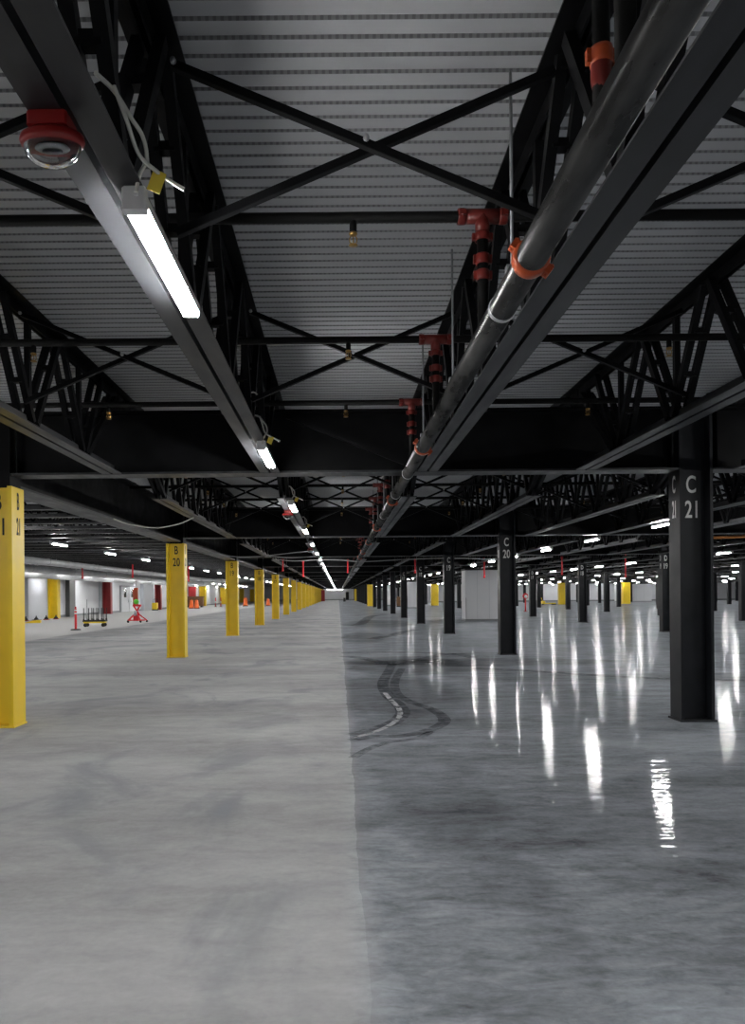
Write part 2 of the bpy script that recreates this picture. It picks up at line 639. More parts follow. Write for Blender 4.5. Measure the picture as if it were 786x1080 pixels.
# ------------------------------------------------------------------ girders
def girder_parts(L, bw=.30):
    web = MB().box(0, L, -.011, .011, ZB + .025, GT - .025)
    for k in (0, 1):
        xx = .06 + (L - .12) * k
        web.box(xx - .008, xx + .008, -.13, .13, ZB + .025, GT - .025)
    bf = MB().box(0, L, -bw / 2, bw / 2, ZB, ZB + .025)
    tf = MB().box(0, L, -bw / 2, bw / 2, GT - .025, GT)
    return web, bf, tf


gl = CLINES[1] - CLINES[0] - .44
gw, gb, gt_ = girder_parts(gl)
g0w, g0b, g0t = girder_parts(CLINES[0] - CB - .44)
G = [(g0w.mesh('web_plate', STEEL), g0b.mesh('bottom_flange', STEEL_LIT), g0t.mesh('top_flange', STEEL)),
     (gw.mesh('web_plate', STEEL), gb.mesh('bottom_flange', STEEL_LIT), gt_.mesh('top_flange', STEEL))]


def joined(L):
    w, b_, t_ = girder_parts(L)
    w.add(b_.v, b_.f, 1)
    w.add(t_.v, t_.f, 0)
    return w.mesh('girder', [STEEL, STEEL_LIT])


GJ = [joined(CLINES[0] - CB - .44), joined(gl)]
for row in range(ROWS):
    y = Y0 + S * row
    starts = [CB] + CLINES[:-1]
    for gi, gx in enumerate(starts):
        if gx + .3 > y * (786 - VX + 25) / F or (y > 128 and gi > 1) or (y > 195 and gi > 0):
            continue
        k = 0 if gi == 0 else 1
        a, b_ = 'BCDEFGHIJ'[gi], 'CDEFGHIJK'[gi]
        if row < 3 and gi < 3:
            lab = 'deep black steel girder between columns %s%d and %s%d' % (a, 21 - row, b_, 21 - row)
            t = thing('girder', lab, 'girder', (gx + .22, y, 0), 0, 'girders across the hall')
            for nm, me in zip(('web_plate', 'bottom_flange', 'top_flange'), G[k]):
                link(nm, me, t)
        else:
            o = link('girder', GJ[k], None, (gx + .22, y, 0))
            tag(o, 'black girder across the hall, %s back, %s bay right of yellow columns' % (ordinal(row + 1), ordinal(gi + 1)), 'girder', 'girders across the hall')

# long deep beam over the yellow columns
LB = S - .42
lw = MB().box(-.011, .011, 0, LB, 3.03, GT - .03)
lbw = lw.mesh('web_plate', STEEL)
lbb = MB().box(-.21, .21, 0, LB, 3.0, 3.03).mesh('bottom_flange', STEEL_LIT)
lbt = MB().box(-.21, .21, 0, LB, GT - .03, GT).mesh('top_flange', STEEL)
for row in range(0, 12):
    t = thing('ceiling_beam', 'deep black beam running above yellow columns %s' % ('B%d and B%d' % (21 - row, 20 - row)), 'beam', (CB - .06, Y0 + S * row + .21, 0), 0, 'beams above the yellow columns')
    link('web_plate', lbw, t); link('bottom_flange', lbb, t); link('top_flange', lbt, t)

# ------------------------------------------------------------------ open-web joists
JL = S - .34          # clear length between girder edges
LEG, TH, GAP = .105, .012, .014


def chord_bottom(y0, y1):
    m = MB()
    for s in (-1, 1):
        m.box(min(s * GAP, s * (GAP + LEG)), max(s * GAP, s * (GAP + LEG)), y0, y1, ZB, ZB + TH)
        m.box(min(s * GAP, s * (GAP + TH)), max(s * GAP, s * (GAP + TH)), y0, y1, ZB + TH, ZB + LEG)
    return m


def chord_top(y0, y1):
    m = MB()
    for s in (-1, 1):
        m.box(min(s * GAP, s * (GAP + LEG)), max(s * GAP, s * (GAP + LEG)), y0, y1, ZT - .002 - TH, ZT - .002)
        m.box(min(s * GAP, s * (GAP + TH)), max(s * GAP, s * (GAP + TH)), y0, y1, ZT - LEG, ZT - .002 - TH)
    return m


BN = [2.12 + 1.28 * k for k in range(6)]
TN = [BN[0] - .64 + 1.28 * k for k in range(7)]
zb_, zt_ = ZB + .055, ZT - .06


def member(ya, za, yb, zb2, w=.058, t=.052, off=.052, spacer=True):
    m = MB()
    for s in (-1, 1):
        m.bar((s * off, ya, za), (s * off, yb, zb2), t, w, up=(0, 0, 1) if abs(yb - ya) > .05 else (0, 1, 0))
        # crimped flat ends
    if spacer:
        for f in (.33, .66):
            yy, zz = ya + (yb - ya) * f, za + (zb2 - za) * f
            m.box(-off, off, yy - .03, yy + .03, zz - .022, zz + .022)
    return m


def web_list():
    out = []
    out.append(member(-.05, zt_, TN[0] - .0, zt_ - .02, .05, .05, .05, False) if False else member(.12, zt_, BN[0], zb_, .065, .055))
    for k, yb in enumerate(BN):
        out.append(member(TN[k] + .05, zt_, yb - .04, zb_))
        out.append(member(yb + .04, zb_, TN[k + 1] - .05, zt_))
        v = MB()
        v.bar((0, yb, zb_), (0, yb, zt_), .05, .05, up=(0, 1, 0))
        v.bar((0, yb, zb_ + .1), (0, yb, zb_ + .02), .018, .075, up=(0, 1, 0))
        out.append(v)
    out.append(member(BN[-1] + .1, zb_, JL - .05, zt_ - .08, .065, .055))
    return out


def seat():
    m = MB()
    for s in (-1, 1):
        m.box(min(s * .014, s * .12), max(s * .014, s * .12), -.17, .14, GT + .002, GT + .014)
        m.box(min(s * .014, s * .026), max(s * .014, s * .026), -.17, .14, GT + .012, ZT - .11)
    return m


def seat2():
    m = MB()
    for s in (-1, 1):
        m.box(min(s * .014, s * .12), max(s * .014, s * .12), JL - .14, JL + .16, GT + .002, GT + .014)
        m.box(min(s * .014, s * .026), max(s * .014, s * .026), JL - .14, JL + .16, GT + .012, ZT - .11)
    return m


j_bot = chord_bottom(BN[0] - .12, JL - .004).mesh('bottom_chord', STEEL_LIT)
j_top = chord_top(-.16, JL + .16).mesh('top_chord', STEEL)
WL = web_list()
j_web = [w.mesh('web_member', STEEL) for w in WL]
j_seat = seat().mesh('bearing_seat', STEEL)
j_seat2 = seat2().mesh('bearing_seat', STEEL)
allw = MB()
for w in WL:
    allw.add(w.v, w.f)
j_lat = allw.mesh('web_lattice', STEEL)
one = MB()
one.add(allw.v, allw.f)
cb_, ct_ = chord_bottom(BN[0] - .12, JL - .004), chord_top(-.16, JL + .16)
one.add(cb_.v, cb_.f, 1); one.add(ct_.v, ct_.f, 0)
j_one = one.mesh('bar_joist', [STEEL, STEEL_LIT])
far = MB()
njoist = 0
JXS = [JX0 + JSP * k for k in range(-1, 40)]


def joist_line(k):
    if k == -1:
        return 'left of the light row'
    if k == 0:
        return 'carrying the central light row'
    if k == 1:
        return 'beside the long sprinkler pipe'
    return '%s line right of the sprinkler pipe' % ordinal(k - 1)


for bay in range(0, ROWS):
    ys = Y0 + S * (bay - 1) + .17
    ye = ys + S
    for ki, jx in enumerate(JXS):
        k = ki - 1
        if jx > ye * (786 - VX + 20) / F:
            continue
        if ye > 131 and jx > 15.5:
            continue
        near = min((abs(jx - c) for c in CLINES), default=9)
        if near < .24:
            jx = jx + .3
        if bay <= 2:
            lab = 'black open-web roof joist in %s bay, %s' % (('nearest', 'second', 'third')[bay], joist_line(k))
            t = thing('bar_joist', lab, 'roof joist', (jx, ys, 0), 0, 'joists in the %s bay' % ordinal(bay + 1))
            link('top_chord', j_top, t); link('bottom_chord', j_bot, t); link('bearing_seat', j_seat, t); link('bearing_seat', j_seat2, t)
            for me in j_web:
                link('web_member', me, t)
        elif bay <= 9:
            lab = 'black roof joist in %s bay, %s' % (ordinal(bay + 1), joist_line(k))
            if bay <= 4:
                t = thing('bar_joist', lab, 'roof joist', (jx, ys, 0), 0, 'joists in the %s bay' % ordinal(bay + 1))
                link('top_chord', j_top, t); link('bottom_chord', j_bot, t); link('web_lattice', j_lat, t)
            else:
                tag(link('bar_joist', j_one, None, (jx, ys, 0)), lab, 'roof joist', 'joists in the %s bay' % ordinal(bay + 1))
        else:
            far.box(jx - .11, jx + .11, ys + 2.1, ys + JL, ZB, ZB + .012, 1)
            far.box(jx - .012, jx + .012, ys + 2.1, ys + JL, ZB, ZB + .1, 1)
            far.box(jx - .11, jx + .11, ys, ys + JL, ZT - .03, ZT - .002, 0)
            for q in range(6):
                yy = ys + BN[q]
                far.bar((jx, yy - .6, zt_), (jx, yy, zb_), .1, .05)
                far.bar((jx, yy, zb_), (jx, yy + .6, zt_), .1, .05)
tag(far.build('distant_joists', [STEEL, STEEL_LIT]), 'mass of dark roof joists far down the hall', 'roof joists', None, 'stuff')

# transverse joists left of the yellow columns
TX0, TX1 = -4.54, -21.2
tl = TX0 - TX1
tb = MB(); tt = MB(); tw = MB()
for s in (-1, 1):
    tb.box(TX1, TX0, min(s * .012, s * .085), max(s * .012, s * .085), ZB + .02, ZB + .03)
    tb.box(TX1, TX0, min(s * .012, s * .022), max(s * .012, s * .022), ZB + .03, ZB + .1)
    tt.box(TX1, TX0, min(s * .012, s * .085), max(s * .012, s * .085), ZT - .014, ZT - .002)
    tt.box(TX1, TX0, min(s * .012, s * .022), max(s * .012, s * .022), ZT - .09, ZT - .014)
nseg = 14
for k in range(nseg):
    xa = TX1 + tl * k / nseg
    xb = TX1 + tl * (k + 1) / nseg
    xm = (xa + xb) / 2
    tw.bar((xa, 0, ZT - .06), (xm, 0, ZB + .07), .06, .045)
    tw.bar((xm, 0, ZB + .07), (xb, 0, ZT - .06), .06, .045)
tbm, ttm, twm = tb.mesh('bottom_chord', STEEL_LIT), tt.mesh('top_chord', STEEL), tw.mesh('web_lattice', STEEL)
for k in range(48):
    y = 10.3 + 1.22 * k
    t = thing('cross_joist', 'dark joist over the left aisle, %s back from column B21' % ordinal(k + 1), 'roof joist', (0, y, 0), 0, 'joists over the left aisle')
    link('bottom_chord', tbm, t); link('top_chord', ttm, t); link('web_lattice', twm, t)

# ------------------------------------------------------------------ X bracing between joists
ztop, zbot = H + 2.39, H + 1.66


def brace_mesh(x0, z0, x1, z1, dy):
    m = MB()
    m.bar((x0, dy, z0), (x1, dy, z1), .006, .034, up=(0, 0, 1))
    d = Vector((x1 - x0, 0, z1 - z0)).normalized()
    nrm = Vector((-d.z, 0, d.x))
    p = Vector((x0, dy + .015, z0)) - nrm * .016
    q = Vector((x1, dy + .015, z1)) - nrm * .016
    m.bar(p, q, .032, .006, up=tuple(nrm))
    return m


hw = JSP - .2
bm1 = brace_mesh(.10, ztop, .10 + hw, zbot, -.03).mesh('brace_bar', STEEL)
bm2 = brace_mesh(.10, zbot, .10 + hw, ztop, .03).mesh('brace_bar', STEEL)
bolt = MB(); bolt.lathe([(0, -.075), (.012, -.075), (.014, -.065), (.014, -.055), (0, -.055)], 8, (.10 + hw / 2, 0, (ztop + zbot) / 2), 'Y')
bolt2 = MB(); bolt2.lathe([(0, -.06), (.012, -.06), (.014, -.05), (.014, -.04), (0, -.04)], 8, (.11, 0, ztop - .005), 'Y')
boltm = bolt.mesh('bolt', GALV); bolt2m = bolt2.mesh('bolt', GALV)
BRY = [(0, .55), (0, 3.3), (0, 6.17), (1, 11.5), (1, 14.3), (1, 17.1), (2, 21.5), (2, 24.3), (2, 27.1), (3, 31.5), (3, 34.3)]
for bi, (bay, y) in enumerate(BRY):
    for ki, jx in enumerate(JXS):
        if jx > y * (786 - VX + 40) / F or jx > 16 and bay > 1:
            continue
        nxt = jx + JSP
        k = ki - 1
        where = {-1: 'left of the light row', 0: 'between light row and sprinkler pipe', 1: 'just right of the sprinkler pipe'}.get(k, '%s gap right of the sprinkler pipe' % ordinal(k))
        t = thing('cross_brace', 'black X bracing between joists, %s from front, %s' % (ordinal(bi + 1), where), 'bracing', (jx, y, 0), 0, 'X bracing between the joists')
        link('brace_bar', bm1, t); link('brace_bar', bm2, t); link('bolt', boltm, t)['label'] = 'silver bolt'; link('bolt', bolt2m, t)['label'] = 'silver bolt'
kb = brace_mesh(-.60, H + 2.13, .80, H + 1.56, 0)
tag(kb.build('kicker_brace', STEEL, None, (0, 8.72, 0)), 'single black diagonal brace in front of the nearest girder', 'bracing')

# ------------------------------------------------------------------ sprinkler main and branch pipes
PX, PZ, PR = .83, H + 1.42, .066
mp = thing('sprinkler_main', 'long dark steel sprinkler pipe with red couplings under the roof', 'pipe', (PX, -1.0, PZ))
seg = MB(); seg.tube([(0, 0, 0), (0, 150, 0)], PR, 24)
seg.build('pipe', PIPE, mp)


def coupling(r, w, m, parent, loc, axis='Y', name='coupling'):
    c = MB()
    c.lathe([(r * .98, -w / 2), (r * 1.16, -w / 2), (r * 1.22, -w / 4), (r * 1.22, w / 4), (r * 1.16, w / 2), (r * .98, w / 2)], 24, (0, 0, 0), axis)
    for s in (-1, 1):
        if axis == 'Y':
            c.box(s * r * 1.1 - r * .12 if s > 0 else -r * 1.55, r * 1.55 if s > 0 else -r * 1.1 + r * .12, -w * .42, w * .42, -r * .3, r * .3)
            c.tube([(s * r * 1.38, -w * .1, -r * .5), (s * r * 1.38, -w * .1, r * .5)], r * .1, 6)
        elif axis == 'X':
            c.box(-w * .42, w * .42, s * r * 1.1 - r * .12 if s > 0 else -r * 1.6, r * 1.6 if s > 0 else -r * 1.1 + r * .12, -r * .35, r * .35)
            c.tube([(0, s * r * 1.42, -r * .55), (0, s * r * 1.42, r * .55)], r * .13, 6)
        else:
            c.box(s * r * 1.1 - r * .12 if s > 0 else -r * 1.6, r * 1.6 if s > 0 else -r * 1.1 + r * .12, -r * .35, r * .35, -w * .42, w * .42)
            c.tube([(s * r * 1.42, -r * .55, 0), (s * r * 1.42, r * .55, 0)], r * .13, 6)
    o = c.build(name, m, parent, loc)
    return o


c0 = coupling(PR, .06, ORNG, mp, (0, 3.1 + 1, 0))
c0.rotation_euler = (0, math.radians(38), 0)
for y in (7.07, 11.1, 15.6, 20, 24.5, 28.2):
    c = c0.copy(); COL.objects.link(c); c.parent = mp; c.location = (0, y + 1, 0)
cl = MB(); cl.lathe([(PR * .99, -.014), (PR * 1.05, -.014), (PR * 1.05, .014), (PR * .99, .014)], 24, (0, 0, 0), 'Y')
clm = cl.mesh('strap', GALV)
for y in (3.64, 8.6, 10.4, 13.2):
    link('strap', clm, mp, (0, y + 1, 0))
hr = MB(); hr.tube([(0, 0, PR * 1.0), (0, 0, ZT - PZ - .1)], .008, 8); hr.box(-.03, .03, -.02, .02, PR, PR + .05)
hrm = hr.mesh('hanger_rod', GREYTRIM)
for y in (1.4, 3.43, 5.2, 7.0, 11.0, 13.1, 15.1, 17.2):
    link('hanger_rod', hrm, mp, (0, y + 1, 0))
def curve_pts(ctrl, n=10):
    ctrl = [Vector(c) for c in ctrl]
    P = [ctrl[0] * 2 - ctrl[1]] + ctrl + [ctrl[-1] * 2 - ctrl[-2]]
    out = []
    for i in range(1, len(P) - 2):
        for k in range(n):
            t = k / n
            a, b2, c, d = P[i - 1], P[i], P[i + 1], P[i + 2]
            out.append(.5 * ((2 * b2) + (c - a) * t + (2 * a - 5 * b2 + 4 * c - d) * t * t + (3 * b2 - a - 3 * c + d) * t ** 3))
    out.append(ctrl[-1])
    return out


# red branch fitting tucked behind the main
rt = thing('riser_fitting', 'red grooved pipe fitting tucked behind the long sprinkler pipe', 'pipe fitting', (1.02, 2.62, H + 1.80))
MB().tube([(-.06, 0, -.12), (-.06, 0, .5)], .032, 14).build('riser', PIPEB, rt)
coupling(.034, .06, ORNG, rt, (-.06, 0, .12), 'Z')
MB().tube(curve_pts([(-.06, 0, .10), (-.06, 0, .04), (-.045, 0, .0), (-.01, 0, -.02), (.06, 0, -.02)]), .037, 14).build('elbow', RED, rt)

BZ = H + 2.10
BR = .030
bx0, bx1 = -4.0, 13.0
bp = MB().tube([(bx0, 0, 0), (bx1, 0, 0)], BR, 12).mesh('pipe', PIPEB)
ri = MB().tube([(.82, 0, -.609), (.82, 0, -.05)], .030, 12).mesh('riser', PIPEB)
tee = MB()
tee.tube([(.82 - .10, 0, 0), (.82 + .10, 0, 0)], .040, 16)
tee.tube([(.82, 0, 0), (.82, 0, -.10)], .040, 16)
teem = tee.mesh('tee', RED)
sp = MB()
sp.tube([(0, 0, -BR * .5), (0, 0, -.088)], .021, 12)
spm = sp.mesh('drop_nipple', PIPEB)
hd = MB()
hd.lathe([(0, .0), (.023, .0), (.025, -.006), (.020, -.014), (.010, -.018), (0, -.018)], 12, (0, 0, -.086))
for s in (-1, 1):
    hd.tube([(s * .012, 0, -.10), (s * .021, 0, -.118), (s * .019, 0, -.138), (0, 0, -.152)], .0036, 6)
hd.tube([(0, 0, -.10), (0, 0, -.145)], .003, 6)
hd.lathe([(0, 0), (.024, 0), (.026, .003), (0, .004)], 14, (0, 0, -.157))
hdm = hd.mesh('sprinkler_head', BRASS)
proto = None
bi = 0
cx_ = CX = None
for bay in range(0, 5):
    for q, dy in enumerate((4.07, 6.03, 8.0, 2.05)):
        y = dy + S * bay
        lab = 'black branch sprinkler pipe across %s bay, %s of four from the far end' % (('nearest', 'second', 'third', 'fourth', 'fifth')[bay], {2: 'first', 1: 'second', 0: 'third', 3: 'fourth'}[q])
        if proto is None:
            t = thing('branch_pipe', lab, 'sprinkler pipe', (0, y, BZ), 0, 'branch sprinkler pipes')
            link('pipe', bp, t); link('riser', ri, t)
            link('tee', teem, t)['label'] = 'red tee fitting'
            for s in (-1, 1):
                coupling(.036, .045, RED, t, (.82 + s * .115, 0, 0), 'X')
            coupling(.036, .045, RED, t, (.82, 0, -.115), 'Z')
            coupling(.032, .055, RED, t, (.82, 0, -.24), 'Z')
            coupling(.032, .055, RED, t, (.82, 0, -.33), 'Z')
            for xx in (-2.5, .10, 2.75, 5.4, 8.0):
                nz = link('drop_nipple', spm, t, (xx, 0, 0))
                link('sprinkler_head', hdm, nz)['label'] = 'brass sprinkler head'
            proto = t
        else:
            dup(proto, (0, y, BZ), lab)

# ------------------------------------------------------------------ light fixtures
FL = 1.05
ho = MB()
ho.add([(-.030, 0, 0), (.030, 0, 0), (.042, 0, -.022), (.042, 0, -.060), (-.042, 0, -.060), (-.042, 0, -.022)] +
       [(-.030, FL, 0), (.030, FL, 0), (.042, FL, -.022), (.042, FL, -.060), (-.042, FL, -.060), (-.042, FL, -.022)],
       [(0, 1, 2, 3, 4, 5), (11, 10, 9, 8, 7, 6)] + [(i, i + 6, (i + 1) % 6 + 6, (i + 1) % 6) for i in range(6)])
hom = ho.mesh('housing', WHITE)
le = MB()
y0, y1 = .035, FL - .012
le.add([(-.040, y0, -.0605), (.040, y0, -.0605), (.036, y0, -.082), (-.036, y0, -.082), (-.040, y1, -.0605), (.040, y1, -.0605), (.036, y1, -.082), (-.036, y1, -.082)],
       [(0, 4, 5, 1), (0, 1, 2, 3), (7, 6, 5, 4), (3, 2, 6, 7), (1, 5, 6, 2), (0, 3, 7, 4)])
le.mi[-2:] = [1, 1]
lem = le.mesh('lens', [LENS, LENSS])
ec = MB(); ec.cbox(-.044, .044, -.012, .036, -.086, 0, .006); ec.tube([(.012, -.018, -.03), (.012, 0, -.03)], .012, 10)
ecm = ec.mesh('end_cap', WHITE)
fo = MB(); fo.add(ho.v, ho.f, 0); fo.add(le.v, le.f, 1)
fo.mi[-2:] = [2, 2]
fom = fo.mesh('ceiling_light', [WHITE, LENS, LENSS])
fproto = thing('ceiling_light', 'x', 'light fixture', (0, 0, 0))
link('housing', hom, fproto); link('lens', lem, fproto)['label'] = 'glowing white lens'
link('end_cap', ecm, fproto)
nfix = 0


def row_fix(rx, ys, rowname, z=ZB, ch=0):
    global nfix
    cnt = 0
    for y in ys:
        if rx > 16 and y > 129 or 6.9 < rx < 7.2 and (41 < y < 45.5 or 101 < y < 105):
            continue
        vis = y > .3 and -VX - 20 < 0 and (rx * F / max(y, .3) < 786 - VX + 20) and (rx * F / max(y, .3) > -VX - 20)
        if vis:
            cnt += 1
            lab = 'lit white strip light, %s from the front in the %s' % (ordinal(cnt), rowname)
            grp = 'strip lights in the ' + rowname
        else:
            lab = 'lit white strip light behind or beside the viewpoint, in the ' + rowname
            grp = 'strip lights outside the view in the ' + rowname
        nfix += 1
        if y < 32:
            o = copy_tree(fproto)
            o.location = (rx, y - FL / 2, z)
            o['label'] = lab; o['group'] = grp
        else:
            o = link('ceiling_light', fom, None, (rx, y - FL / 2, z))
            tag(o, lab, 'light fixture', grp)


SPF = 4.42
cy = [3.20 + SPF * k for k in range(-3, 45)]
row_fix(JX0 + .09, cy, 'central row')
row_fix(7.02, [11.3 + SPF * k for k in range(-5, 42)], 'first row right of centre')
row_fix(14.66, [10.0 + SPF * k for k in range(-2, 27)], 'second row right of centre')
row_fix(22.4, [23.3 + SPF * k for k in range(0, 24)], 'third row right of centre')
row_fix(30.1, [33.0 + SPF * k for k in range(0, 22)], 'fourth row right of centre')
row_fix(37.9, [45.0 + SPF * k for k in range(0, 20)], 'fifth row right of centre')
row_fix(45.6, [58.0 + SPF * k for k in range(0, 18)], 'sixth row right of centre')
row_fix(53.4, [70.0 + SPF * k for k in range(0, 16)], 'seventh row right of centre')
row_fix(61.0, [84.0 + SPF * k for k in range(0, 13)], 'eighth row right of centre')
row_fix(-7.55, [19.75 + SPF * k for k in range(-6, 24)], 'first row left of centre', ZB - .02)
row_fix(-14.9, [34.0 + SPF * k for k in range(-4, 20)], 'second row left of centre', ZB - .02)
row_fix(-20.4, [52.0 + SPF * 2 * k for k in range(-2, 10)], 'row along the left wall', ZB - .02)
for o in [fproto] + list(fproto.children):
    bpy.data.objects.remove(o)
print('fixtures', nfix)
# crosswise lamps on the far end wall
for k in range(3):
    o = link('ceiling_light', fom, None, (-1.9 + 1.5 * k, YB - 7, ZB - .05))
    o.rotation_euler = (0, 0, PI / 2)
    tag(o, 'strip light set crosswise at the far end wall, %s from left' % ordinal(k + 1), 'light fixture', 'crosswise strip lights at the end wall')

# cords curling out of the nearest central lights, with a yellow tag
for k, y in enumerate((3.20, 3.20 + SPF, 3.20 + 2 * SPF, 3.20 + 3 * SPF)):
    t = thing('hanging_cable', 'off-white cord with yellow tag curling above the %s central strip light' % ordinal(k + 1), 'cord', (JX0 + .09, y - FL / 2, ZB), 0, 'cords of the central strip lights')
    MB().tube(curve_pts([(.012, -.018, -.03), (.03, -.03, .03), (.06, -.05, .07), (.06, -.10, .12), (.035, -.16, .15), (.01, -.26, .17), (-.02, -.36, .16)]), .0075, 8).build('cord', CABLE, t)
    MB().tube(curve_pts([(.02, -.30, .16), (.03, -.2, .12), (.045, -.10, .06), (.09, -.04, .035), (.14, .0, .015), (.18, .02, .0)]), .0075, 8).build('cord', CABLE, t)
    MB().bar((.105, -.035, .035), (.075, -.02, -.03), .05, .003, up=(0, 1, 0)).build('tag', TAGY, t)
lp = MB()
pts = [(.0 + .05 * math.cos(a), 0.02 * a, .05 * math.sin(a)) for a in [i * .35 for i in range(-4, 13)]]
lp.tube(pts, .007, 8)
tag(lp.build('cord_loop', CABLE, None, (-.76, 6.55, H + 1.78)), 'loop of off-white cord hanging by the second central light', 'cord')

# ------------------------------------------------------------------ fire strobes under the light-row joist
def strobe(x, y, label):
    t = thing('fire_strobe', label, 'fire alarm', (x, y, ZB), 0, 'red fire strobes under the light row joist')
    MB().cbox(-.062, .062, -.05, .05, -.045, 0, .006).build('mounting_box', REDSIG, t)
    b = MB(); b.lathe([(0, -.042), (.080, -.044), (.098, -.055), (.102, -.072), (.097, -.085), (.088, -.088), (0, -.086)], 36, sy=.55)
    b.build('bezel', REDSIG, t)
    MB().lathe([(.0, -.087), (.05, -.088), (.055, -.094), (.03, -.10), (.012, -.092), (0, -.092)], 24, sy=.55).build('reflector', GALV, t)
    MB().tube([(-.03, 0, -.10), (.03, 0, -.10)], .006, 8).build('flash_tube', WHITE, t)
    dm = MB()
    pr = [(.090 * math.cos(a), -.088 - .066 * math.sin(a)) for a in [i * PI / 16 for i in range(9)]]
    pr[-1] = (.002, pr[-1][1])
    pri = [(r * .95, -.088 + (h + .088) * .93) for r, h in reversed(pr)]
    dm.lathe(pr + pri, 36, sy=.55)
    dm.build('dome', GLASS, t)
    return t


s0 = strobe(-.885, 2.29, 'red fire strobe with clear dome under the nearest joist')
dup(s0, (-.885, 13.0, ZB), 'small red strobe beside the third central strip light')
dup(s0, (-.885, 23.3, ZB), 'tiny red strobe far along the central light row')

# ------------------------------------------------------------------ hanging cables and red droppers
def cable(name, pts, r, label, m=CABLE):
    return tag(MB().tube(curve_pts(pts, 12), r, 8).build(name, m), label, 'cable')


def pt(px, py, d):
    dx, dy = px - VX, py - VY
    return ((dx - ROLL * dy) * d / F, d, H - (dy + ROLL * dx) * d / F)


cable('hanging_cable', [(-4.05, 13.2, 3.0), (-3.85, 13.5, 2.93), (-3.45, 13.9, 2.90), (-3.05, 14.0, 2.98), (-2.76, 14.0, 3.1)], .012, 'pale cable looping from the edge beam near column B20')
cable('hanging_cable', [(-4.05, 24.5, 3.0), (-3.6, 24.6, 2.92), (-3.0, 24.7, 2.90), (-2.3, 24.8, 2.95), (-1.4, 24.9, 3.05), (-.83, 25, 3.1)], .014, 'pale cable sagging above column B19', GREYCAB)
cable('hanging_cable', [(-2.76, 26.2, 3.1), (-2.4, 26.6, 3.02), (-1.8, 27.2, 2.98), (-1.2, 27.8, 3.04), (-.83, 28.3, 3.1)], .012, 'thin pale cable sagging beside column B19', GREYCAB)
cable('hanging_cable', [(-2.76, 30.6, 3.10), (-1.8, 30.6, 3.02), (-.83, 30.6, 3.06), (.1, 30.6, 3.04), (1.1, 30.6, 2.97), (3, 30.6, 3.05), (4.95, 30.6, 3.08), (7, 30.6, 3.0), (9, 30.6, 3.1)], .018, 'long grey conduit cable strung across the hall beyond column C19', GREYCAB)
drop = MB()
drop.tube([(0, 0, 0), (0, 0, .58)], .036, 10)
drop.tube([(0, 0, .56), (0, 0, .64)], .052, 10)
drop.tube([(0, 0, -.02), (0, 0, .06)], .046, 10)
dm_ = drop.mesh('drop_pipe', REDBR)
RD = 33.0
for px, ytop, ybot, w in ((87, 594, 610, 'left of the red lift'), (140, 593, 609, 'above the red lift'), (199, 598, 613, 'right of column B20'), (298.5, 590, 602, 'left of the central light row'),
                          (320, 592, 608, 'beside the central light row'), (367, 591, 604, 'under the long sprinkler pipe'), (438, 590, 604, 'just left of column C19'),
                          (511, 590, 609, 'in front of the grey enclosure'), (593, 588, 606, 'right of column C20'), (660, 584, 608, 'left of column D19')):
    d = RD + 2
    x, y, z = pt(px, ybot, d)
    o = link('hanging_pipe', dm_, None, (x, y, z))
    o.scale = (1, 1, max(.4, (pt(px, ytop, d)[2] - z) / .6))
    tag(o, 'short red pipe hanging from the ceiling, %s' % w, 'pipe', 'red hanging pipes')
x, y, z = pt(768, 566, 20)
tag(MB().tube([(x - .6, 20.5, z), (x + 2.2, 19.6, z + .02)], .04, 10).build('hanging_pipe', mat('rust_orange_pipe', (.34, .13, .03), .5)), 'rust orange pipe under the roof right of column C21', 'pipe')
# grey ducts over the left aisle
for k, (dx, dr, dy0, dz, lab) in enumerate(((-11.2, .11, 22, 2.96, 'pale insulated pipe along the left aisle, nearest the yellow columns'), (-12.5, .06, 24, 3.0, 'thin pale pipe beside the insulated pipe over the left aisle'),
                                       (-14.0, .17, 27, 2.90, 'pale round duct over the left aisle before the strip lights'), (-16.4, .22, 31, 2.84, 'large pale round duct nearest the left wall'))):
    t = thing('hanging_duct', lab, 'duct', (dx, dy0, dz), 0, 'ducts over the left aisle')
    MB().tube([(0, 0, 0), (0, 52, 0)], dr, 16).build('duct_body', DUCT, t)
    rm = MB().lathe([(dr, -.03), (dr + .02, -.03), (dr + .02, .03), (dr, .03)], 16, (0, 0, 0), 'Y').mesh('flange', GALV)
    for q in range(10):
        link('flange', rm, t, (0, 1 + 5.2 * q, 0))
    hm = MB().box(-.012, .012, 0, .03, dr - .01, 3.1 - dz).mesh('hanger_strap', GALV)
    for q in range(10):
        link('hanger_strap', hm, t, (0, 2 + 5 * q, 0))

# ------------------------------------------------------------------ left wall furniture (built on the wall line)
def wall_y(px):           # where the line of sight through px meets the left wall
    return -XL * F / (VX - px)


def panel(px0, px1, m, name, label, cat, z0=.0, z1=3.0, depth=.25):
    y0, y1 = wall_y(px0), wall_y(px1)
    b = MB(); b.cbox(XL + .005, XL + depth, y0, y1, z0, z1, .02)
    o = b.build(name, m)
    return tag(o, label, cat)


